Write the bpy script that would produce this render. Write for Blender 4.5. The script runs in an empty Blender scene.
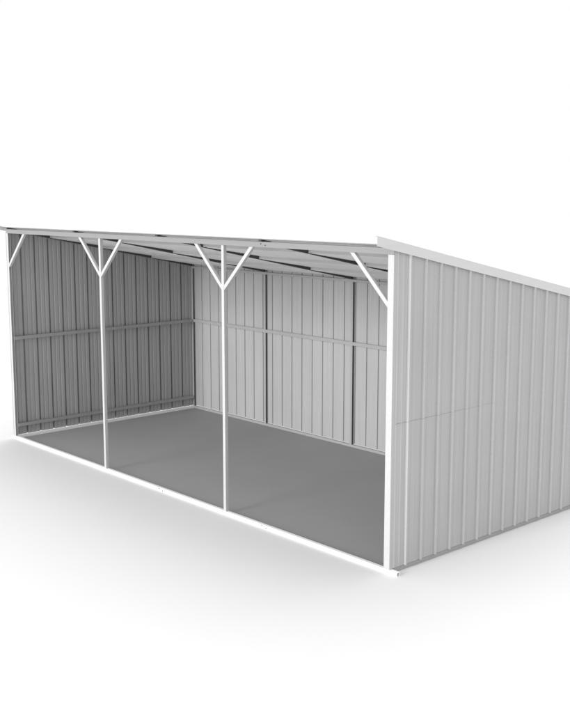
import bpy, bmesh, math, random
from mathutils import Vector
random.seed(4)
sc = bpy.context.scene
COL = sc.collection

# ------------------------------------------------------------------ camera
cam = bpy.data.cameras.new('camera'); co = bpy.data.objects.new('camera', cam); COL.objects.link(co)
sc.camera = co
co.location = (11.7579, -5.9599, 3.0428)
co.rotation_euler = (math.pi/2 - 0.1515, 0.0, 0.8345)
cam.sensor_fit = 'HORIZONTAL'; cam.sensor_width = 36.0
cam.lens = 1021.63*36/570
cam.shift_x = -2.65/570; cam.shift_y = -3.67/570
cam.clip_start = 0.05; cam.clip_end = 3000

# ------------------------------------------------------------------ world: plain white studio
w = bpy.data.worlds.new('World'); sc.world = w; w.use_nodes = True
bg = w.node_tree.nodes['Background']
bg.inputs['Color'].default_value = (1, 1, 1, 1); bg.inputs['Strength'].default_value = 1.0

# ------------------------------------------------------------------ one large softbox, front left
KEY_AZ, KEY_EL, KEY_D, KEY_E = math.radians(-88), math.radians(13.5), 300.0, 780000.0
L = bpy.data.lights.new('softbox', 'AREA'); L.shape = 'RECTANGLE'; L.size = 90.0; L.size_y = 130.0; L.energy = KEY_E
L.color = (1, 1, 1)
lo = bpy.data.objects.new('softbox', L); COL.objects.link(lo)
tgt = Vector((3.2, 1.4, 1.0))
lo.location = tgt + KEY_D*Vector((math.cos(KEY_EL)*math.cos(KEY_AZ), math.cos(KEY_EL)*math.sin(KEY_AZ), math.sin(KEY_EL)))
lo.rotation_euler = (lo.location - tgt).to_track_quat('Z', 'Y').to_euler()

# added unseen overhead light, behind and left; brightens open ground outside the shelter's shade
L2 = bpy.data.lights.new('added_overhead_light', 'AREA'); L2.shape = 'SQUARE'; L2.size = 120.0; L2.energy = 128000.0
lo2 = bpy.data.objects.new('added_overhead_light', L2); COL.objects.link(lo2)
a2, e2 = math.radians(112), math.radians(64)
lo2.location = tgt + 200*Vector((math.cos(e2)*math.cos(a2), math.cos(e2)*math.sin(a2), math.sin(e2)))
lo2.rotation_euler = (lo2.location - tgt).to_track_quat('Z', 'Y').to_euler()

sc.view_settings.view_transform = 'Standard'; sc.view_settings.look = 'None'
sc.view_settings.exposure = 0.0; sc.view_settings.gamma = 1.0

# ------------------------------------------------------------------ materials
def mat_base(name):
    m = bpy.data.materials.new(name); m.use_nodes = True
    nt = m.node_tree; return m, nt, nt.nodes['Principled BSDF']

def metal(name, base, rough=0.5, streak=0.05, scale=(90, 90, 1.2), bump=0.0, metallic=0.0):
    m, nt, p = mat_base(name)
    tc = nt.nodes.new('ShaderNodeTexCoord'); mp = nt.nodes.new('ShaderNodeMapping')
    mp.inputs['Scale'].default_value = scale
    n = nt.nodes.new('ShaderNodeTexNoise'); n.inputs['Scale'].default_value = 1.0
    n.inputs['Detail'].default_value = 3.0; n.inputs['Roughness'].default_value = 0.6
    nt.links.new(tc.outputs['Object'], mp.inputs['Vector']); nt.links.new(mp.outputs['Vector'], n.inputs['Vector'])
    n2 = nt.nodes.new('ShaderNodeTexNoise'); n2.inputs['Scale'].default_value = 1.7; n2.inputs['Detail'].default_value = 4.0
    nt.links.new(tc.outputs['Object'], n2.inputs['Vector'])
    add = nt.nodes.new('ShaderNodeMath'); add.operation = 'MULTIPLY_ADD'
    nt.links.new(n2.outputs['Fac'], add.inputs[0]); add.inputs[1].default_value = 0.35
    nt.links.new(n.outputs['Fac'], add.inputs[2])
    r = nt.nodes.new('ShaderNodeMapRange'); r.inputs['From Min'].default_value = 0.4; r.inputs['From Max'].default_value = 0.95
    r.inputs['To Min'].default_value = base*(1-streak); r.inputs['To Max'].default_value = base*(1+streak)
    nt.links.new(add.outputs[0], r.inputs['Value'])
    c = nt.nodes.new('ShaderNodeCombineColor')
    for k in range(3): nt.links.new(r.outputs['Result'], c.inputs[k])
    nt.links.new(c.outputs['Color'], p.inputs['Base Color'])
    r2 = nt.nodes.new('ShaderNodeMapRange'); r2.inputs['To Min'].default_value = rough-0.06; r2.inputs['To Max'].default_value = rough+0.08
    nt.links.new(n.outputs['Fac'], r2.inputs['Value']); nt.links.new(r2.outputs['Result'], p.inputs['Roughness'])
    p.inputs['Metallic'].default_value = metallic
    p.inputs['Specular IOR Level'].default_value = 0.35
    if bump:
        b = nt.nodes.new('ShaderNodeBump'); b.inputs['Strength'].default_value = bump; b.inputs['Distance'].default_value = 0.002
        nt.links.new(n.outputs['Fac'], b.inputs['Height']); nt.links.new(b.outputs['Normal'], p.inputs['Normal'])
    return m

M_SHEET = metal('zinc_coated_sheet', 0.455, 0.48, 0.09, (120, 120, 0.8), 0.25)
M_SHADED_SHEET = metal('shaded_sheet', 0.395, 0.5, 0.11, (120, 120, 0.8), 0.25)  # darker copy of the wall sheet, interior shade put into its colour
M_ROOF = metal('zinc_coated_roof_sheet', 0.66, 0.5, 0.10, (90, 1.2, 90), 0.25)
M_WHITE = metal('white_painted_rail', 0.90, 0.42, 0.02, (30, 30, 30), 0.0)
M_BEAM = metal('zinc_beam', 0.275, 0.45, 0.04, (1, 30, 30), 0.0)
M_TUBE = metal('galvanised_tube', 0.53, 0.42, 0.05, (30, 30, 30), 0.0)
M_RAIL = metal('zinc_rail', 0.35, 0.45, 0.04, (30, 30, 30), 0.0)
M_LAP = metal('dull_lap_strip', 0.42, 0.6, 0.10, (1, 30, 30), 0.0)
M_CAP = metal('folded_trim', 0.62, 0.5, 0.03, (20, 3, 20), 0.0)
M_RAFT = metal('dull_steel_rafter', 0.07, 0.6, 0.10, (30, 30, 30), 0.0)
M_SCREW = metal('dark_screw', 0.10, 0.4, 0.1, (60, 60, 60), 0.0, 0.6)
M_SEAM = metal('seam_steel', 0.22, 0.6, 0.1, (60, 60, 60), 0.0)

m, nt, p = mat_base('matt_white_ground'); M_GROUND = m
p.inputs['Base Color'].default_value = (0.742, 0.742, 0.742, 1); p.inputs['Roughness'].default_value = 0.75
p.inputs['Specular IOR Level'].default_value = 0.2
m, nt, p = mat_base('grey_floor'); M_FLOOR = m
p.inputs['Roughness'].default_value = 0.7; p.inputs['Specular IOR Level'].default_value = 0.2
tc = nt.nodes.new('ShaderNodeTexCoord')
n = nt.nodes.new('ShaderNodeTexNoise'); n.inputs['Scale'].default_value = 1.3; n.inputs['Detail'].default_value = 8
r = nt.nodes.new('ShaderNodeMapRange'); r.inputs['To Min'].default_value = 0.32; r.inputs['To Max'].default_value = 0.36
c = nt.nodes.new('ShaderNodeCombineColor')
nt.links.new(tc.outputs['Object'], n.inputs['Vector']); nt.links.new(n.outputs['Fac'], r.inputs['Value'])
for k in range(3): nt.links.new(r.outputs['Result'], c.inputs[k])
nt.links.new(c.outputs['Color'], p.inputs['Base Color'])

# ------------------------------------------------------------------ helpers
def obj(name, bm, mat, parent=None, bevel=0.0, smooth=False):
    bmesh.ops.recalc_face_normals(bm, faces=bm.faces)
    me = bpy.data.meshes.new(name); bm.to_mesh(me); bm.free(); me.materials.append(mat)
    o = bpy.data.objects.new(name, me); COL.objects.link(o)
    if parent: o.parent = parent
    if bevel:
        b = o.modifiers.new('bevel', 'BEVEL'); b.width = bevel; b.segments = 2; b.limit_method = 'ANGLE'
    return o

def bx(bm, x0, x1, y0, y1, z0, z1):
    v = [bm.verts.new(p) for p in ((x0,y0,z0),(x1,y0,z0),(x1,y1,z0),(x0,y1,z0),(x0,y0,z1),(x1,y0,z1),(x1,y1,z1),(x0,y1,z1))]
    for f in ((3,2,1,0),(4,5,6,7),(0,1,5,4),(1,2,6,5),(2,3,7,6),(3,0,4,7)): bm.faces.new([v[i] for i in f])
    return v

def prism(bm, poly, vec):
    """polygon (list of 3D points) swept by vec"""
    vec = Vector(vec)
    a = [bm.verts.new(p) for p in poly]; b = [bm.verts.new(Vector(p)+vec) for p in poly]
    n = len(poly); bm.faces.new(a); bm.faces.new(b[::-1])
    for i in range(n): bm.faces.new((a[i], a[(i+1) % n], b[(i+1) % n], b[i]))

def open_tube_x(bm, x0, x1, y0, y1, z0, z1, t=0.003, d=0.09):
    """square tube along x, hollow at both ends"""
    def ring(x, i):
        return [bm.verts.new(p) for p in ((x,y0+i,z0+i),(x,y1-i,z0+i),(x,y1-i,z1-i),(x,y0+i,z1-i))]
    A, B = ring(x0, 0), ring(x1, 0); Ai, Bi = ring(x0, t), ring(x1, t); Ad, Bd = ring(x0+d, t), ring(x1-d, t)
    for P, Q in ((A,B),(A,Ai),(Ai,Ad),(B,Bi),(Bi,Bd)):
        for i in range(4): bm.faces.new((P[i], P[(i+1)%4], Q[(i+1)%4], Q[i]))
    bm.faces.new(Ad); bm.faces.new(Bd)

def channel(bm, a, b, c, axis, t=0.0025):
    """open U channel: a,b opposite corners of its box; axis = run, c = open side ('z' or 'x')"""
    (x0,y0,z0),(x1,y1,z1) = a, b
    if c == 'z' and axis == 'x': sec = [(0,y0,z1),(0,y0,z0),(0,y1,z0),(0,y1,z1),(0,y1-t,z1),(0,y1-t,z0+t),(0,y0+t,z0+t),(0,y0+t,z1)]; vec=(x1-x0,0,0); sec=[(x0,p[1],p[2]) for p in sec]
    elif c == 'z': sec = [(x0,y0,z1),(x0,y0,z0),(x1,y0,z0),(x1,y0,z1),(x1-t,y0,z1),(x1-t,y0,z0+t),(x0+t,y0,z0+t),(x0+t,y0,z1)]; vec=(0,y1-y0,0)
    else: sec = [(x1,y0,z0),(x0,y0,z0),(x0,y1,z0),(x1,y1,z0),(x1,y1-t,z0),(x0+t,y1-t,z0),(x0+t,y0+t,z0),(x1,y0+t,z0)]; vec=(0,0,z1-z0)
    prism(bm, sec, vec)

def screw(bm, c, axis, r=0.006, h=0.004):
    c = Vector(c); axis = Vector(axis)
    q = axis.to_track_quat('Z', 'Y')
    prism(bm, [c + q @ Vector((r*math.cos(a*math.pi/3), r*math.sin(a*math.pi/3), 0)) for a in range(6)], axis*h)

# rib profile: list of (u, h) along a sheet of length n
PITCH, RH = 0.19, 0.023
def profile(u0, u1, first, RH=RH, FH=0.0025, HB=0.009, HT=0.0055):
    pts = [(u0, 0.0)]
    k = math.floor((u0-first)/PITCH) - 1
    while True:
        c = first + k*PITCH
        if c > u1 + PITCH: break
        for du, h in ((-HB, 0), (-HT, RH), (HT, RH), (HB, 0),
                      (0.052, 0), (0.058, FH), (0.068, FH), (0.074, 0),
                      (0.116, 0), (0.122, FH), (0.132, FH), (0.138, 0)):
            if u0 + 1e-4 < c+du < u1 - 1e-4: pts.append((c+du, h))
        k += 1
    pts.append((u1, 0.0)); return pts

def sheet(bm, pts, lo, hi, P, t=0.0012):
    """ribbed sheet: P(u, v, h) -> 3D; lo(u), hi(u) the ends in v"""
    F = [[], []]; Bk = [[], []]
    for u, h in pts:
        for e, fn in enumerate((lo, hi)):
            F[e].append(bm.verts.new(P(u, fn(u), h))); Bk[e].append(bm.verts.new(P(u, fn(u), h - t)))
    n = len(pts)
    for i in range(n-1):
        bm.faces.new((F[0][i], F[0][i+1], F[1][i+1], F[1][i]))
        bm.faces.new((Bk[0][i+1], Bk[0][i], Bk[1][i], Bk[1][i+1]))
        bm.faces.new((F[0][i+1], F[0][i], Bk[0][i], Bk[0][i+1]))
        bm.faces.new((F[1][i], F[1][i+1], Bk[1][i+1], Bk[1][i]))
    bm.faces.new((F[0][0], F[1][0], Bk[1][0], Bk[0][0])); bm.faces.new((F[1][-1], F[0][-1], Bk[0][-1], Bk[1][-1]))

# ------------------------------------------------------------------ dimensions (metres)
W, D = 6.413, 2.868
H1, H2 = 2.650, 2.07
S = 0.036                 # tube
SL = (H2 - H1)/D          # roof fall
def zr(y): return H1 + SL*y
ZM, ZL = 1.286, 0.171
BAYS, BACK = 3, 4
OV = 0.06                 # roof sheet past the front beam

# ------------------------------------------------------------------ setting
bm = bmesh.new(); bmesh.ops.create_circle(bm, cap_ends=True, segments=96, radius=45)
g = obj('ground', bm, M_GROUND); g['kind'] = 'structure'
bm = bmesh.new(); bx(bm, S+0.002, W-S-0.002, S+0.002, D-S-0.002, 0.001, 0.006)
f = obj('floor', bm, M_FLOOR); f['kind'] = 'structure'

# ------------------------------------------------------------------ the shelter
T = bpy.data.objects.new('open_shelter', None); COL.objects.link(T)
T['label'] = 'open-fronted grey metal shelter with ribbed steel walls, white tube posts and a sloping roof'
T['category'] = 'shelter'

# base rails
bm = bmesh.new(); open_tube_x(bm, -0.06, W+0.085, 0, S, 0, S)
fr = obj('base_rail', bm, M_WHITE, T)
fr['label'] = 'long white front base rail with open tube ends sticking out past the corners'
bm = bmesh.new(); bx(bm, S+0.001, W-S-0.001, D-S, D, 0, S); obj('base_rail', bm, M_RAIL, T, 0.002)
for x0 in (0.0, W-S):
    bm = bmesh.new(); bx(bm, x0, x0+S, S+0.001, D, 0, S); obj('base_rail', bm, M_WHITE if x0 == 0 else M_RAIL, T, 0.002)  # right rail takes the greyer material, its shade put into the colour
def px_screws(xs, y, zc, parent, dz=0.007):
    for x in xs:
        for sg in (-1, 1):
            bm = bmesh.new(); screw(bm, (x+sg*0.03, y, zc-sg*dz), (0, -1, 0), 0.006, 0.004)
            obj('screw', bm, M_SCREW, parent)
px_screws((3.21, 4.855), 0.0, 0.020, fr)

# front posts
BZ0, BZ1 = H1-0.052, H1-0.002        # front beam
for i in range(4):
    x = (0.0, W/3-S/2, 2*W/3-S/2, W-0.062)[i]; wd = (S, S, S, 0.062)[i]
    bm = bmesh.new()
    if i: bx(bm, x, x+wd, 0.0, S, S+0.0005, BZ0-0.0005)
    else: channel(bm, (x, 0.0, S+0.0005), (x+S, S, BZ0-0.0005), 'x', 'z')
    o = obj('post', bm, M_TUBE, T, 0.002 if i else 0)
    if i == 3: o['label'] = 'wide white corner post at the near end of the open front'
bm = bmesh.new(); bx(bm, -0.004, W-0.001, 0.001, S+0.001, BZ0, BZ1)
fb = obj('front_beam', bm, M_BEAM, T, 0.002)
px_screws((4.855,), 0.001, (BZ0+BZ1)/2, fb, 0.006)

# knee braces
BR = 0.395
def brace(x, sgn):
    # parallelogram from post face (x) up to the beam
    t = S*1.36
    poly = [(x, 0.002, BZ0-BR-t*0.5), (x, 0.002, BZ0-BR+t*0.5), (x+sgn*(BR-t*0.5), 0.002, BZ0-0.0008), (x+sgn*(BR+t*0.5), 0.002, BZ0-0.0008)]
    bm = bmesh.new(); prism(bm, poly, (0, S-0.004, 0)); obj('brace', bm, M_TUBE, T, 0.002)
brace(S+0.0005, 1)
for k in (1, 2):
    brace(k*W/3+S/2+0.0005, 1); brace(k*W/3-S/2-0.0005, -1)
brace(W-0.0625, -1)

# back posts + back beam
for k in range(BACK+1):
    x = k*W/BACK - S/2
    if k == 0: x = 0.0
    if k == BACK: x = W-S
    bm = bmesh.new(); channel(bm, (x, D-S, S+0.0005), (x+S, D, H2-S-0.0005), 'x', 'z'); obj('post', bm, M_RAIL, T)
bm = bmesh.new(); bx(bm, 0, W, D-S, D, H2-S, H2-0.006); obj('back_beam', bm, M_RAIL, T, 0.002)

# rafters: tube with a saw-tooth top following the lapped roof courses
Y = [-OV, 0.58, 1.35, 2.13, D+0.10]
A0, A1 = -0.007, 0.024
def under(i, y):           # underside of the pans of course i
    f_ = (y-Y[i])/(Y[i+1]-Y[i])
    a0 = 0.018 if i == 0 else A0
    return zr(y) + a0 + (A1-a0)*f_
def rafter(x):
    ys = S+0.002; ye = D-S-0.001
    low = [(x, ye, zr(ye)-0.011), (x, ys, zr(ys)-0.011), (x, ys, zr(0.002)+0.0008), (x, 0.002, zr(0.002)+0.0008)]
    top = [(x, 0.002, under(0, 0.002)-0.001)]
    for i in range(4):
        a = max(Y[i], 0.002); b = min(Y[i+1], ye)
        for q in range(1 if i == 0 else 0, 6):
            y = a + (b-a)*q/5
            if q == 0: y += 0.0005
            top.append((x, y, under(i, y)-0.001))
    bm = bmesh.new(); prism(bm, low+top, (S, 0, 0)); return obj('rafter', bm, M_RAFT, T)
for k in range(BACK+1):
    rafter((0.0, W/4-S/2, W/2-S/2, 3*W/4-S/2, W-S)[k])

# sheet walls
def top_z(y): return zr(y) + 0.022
YS = profile(0.004, D+0.001, 0.183)
rib_y = [0.183+PITCH*i for i in range(15)]
def wall(name, pts, lo, hi, P, label, mt=None):
    bm = bmesh.new(); sheet(bm, pts, lo, hi, P); o = obj(name, bm, mt or M_SHEET, T); o['label'] = label; return o
wr = wall('wall', YS, lambda u: S+0.004, top_z, lambda u, v, h: (W+0.0015+h, u, v), 'near ribbed side wall with a faint slanting crease')
wl = wall('wall', profile(0.004, D+0.001, 0.183, 0.032, 0.008, 0.013, 0.012), lambda u: S+0.004, top_z, lambda u, v, h: (-0.0015-h, u, v), 'far side wall seen from inside in shade, with two rails', M_SHADED_SHEET)
XS = profile(0.002, W-0.002, 0.20, 0.014, 0.0015)
wb = wall('wall', XS, lambda u: S+0.004, lambda u: H2+0.03, lambda u, v, h: (u, D+0.0015+h, v), 'back wall with posts and one rail', M_SHADED_SHEET)

# rails (girts)
RT = 0.042
for x0 in (0.001, W-S):
    par = wl if x0 < 1 else wr
    for z in (ZM, ZL):
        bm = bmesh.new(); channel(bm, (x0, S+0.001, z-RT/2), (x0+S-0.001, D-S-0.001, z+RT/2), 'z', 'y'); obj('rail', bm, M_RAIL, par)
for k in range(BACK):
    a = (k*W/BACK + S/2) if k else S
    b = ((k+1)*W/BACK - S/2) if k < BACK-1 else W-S
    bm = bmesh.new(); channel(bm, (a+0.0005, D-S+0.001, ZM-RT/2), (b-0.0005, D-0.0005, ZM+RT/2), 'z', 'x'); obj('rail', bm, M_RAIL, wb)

# faint crease on the near wall, follows the rib profile
bm = bmesh.new()
zc = 1.245
cp = [q for q in YS if 0.02 < q[0] < 1.40]
for (u, h), (u2, h2) in zip(cp[:-1], cp[1:]):
    if u2 <= u: continue
    hh = 0.0015*(1-u/1.55)
    prism(bm, [(W+0.0015+h+0.0004, u, zc-hh), (W+0.0015+h2+0.0004, u2, zc-hh), (W+0.0015+h2+0.0004, u2, zc+hh), (W+0.0015+h+0.0004, u, zc+hh)], (0.0005, 0, 0))
obj('crease', bm, M_SEAM, wr)

# roof courses, each lapped over the one below it
for i in range(4):
    ya, yb = Y[i], Y[i+1] + (0.0 if i == 3 else 0.03)
    pr = [(ya, 0.0)]; q = ya + 0.012
    while q + 0.055 < yb:
        pr += [(q, 0.0), (q+0.004, 0.012), (q+0.030, 0.012), (q+0.034, 0.0)]; q += 0.0633
    pr.append((yb, 0.0))
    bm = bmesh.new()
    sheet(bm, pr, lambda u: -0.022, lambda u: W+0.022, lambda u, v, h, i=i: (v, u, under(i, u) + 0.0014 + h))
    o = obj('roof_sheet', bm, M_ROOF, T)
    if i < 3:      # closure strip under the lap
        yl = Y[i+1] + 0.001
        bm = bmesh.new(); bx(bm, -0.021, W+0.021, yl, yl+0.004, under(i+1, yl)+0.0016, under(i, yl)+0.0006)
        obj('lap_strip', bm, M_LAP, o)

# barge caps: folded angle, face + top flange
bF, bB, bh, ov = 2.672, 2.030, 0.0780, 0.2213
def cap(x, sgn, ov=ov, bh=bh):
    y0, y1 = -ov, D+0.12
    s = (bB-bF)/(D+0.2213)
    z0 = bF + s*(y0+0.2213); z1 = z0 + s*(y1-y0)
    t = 0.002
    sec = [(x, 0), (x, bh), (x-sgn*0.03, bh), (x-sgn*0.03, bh-t), (x-sgn*t, bh-t), (x-sgn*t, 0)]
    bm = bmesh.new()
    A = [bm.verts.new((a, y0, z0+b)) for a, b in sec]; B = [bm.verts.new((a, y1, z1+b)) for a, b in sec]
    bm.faces.new(A); bm.faces.new(B[::-1])
    for i in range(6): bm.faces.new((A[i], A[(i+1) % 6], B[(i+1) % 6], B[i]))
    return obj('barge_cap', bm, M_CAP, T)
cap(W+0.026, 1); cap(-0.026, -1, 0.10, 0.045)

bpy.context.view_layer.update()
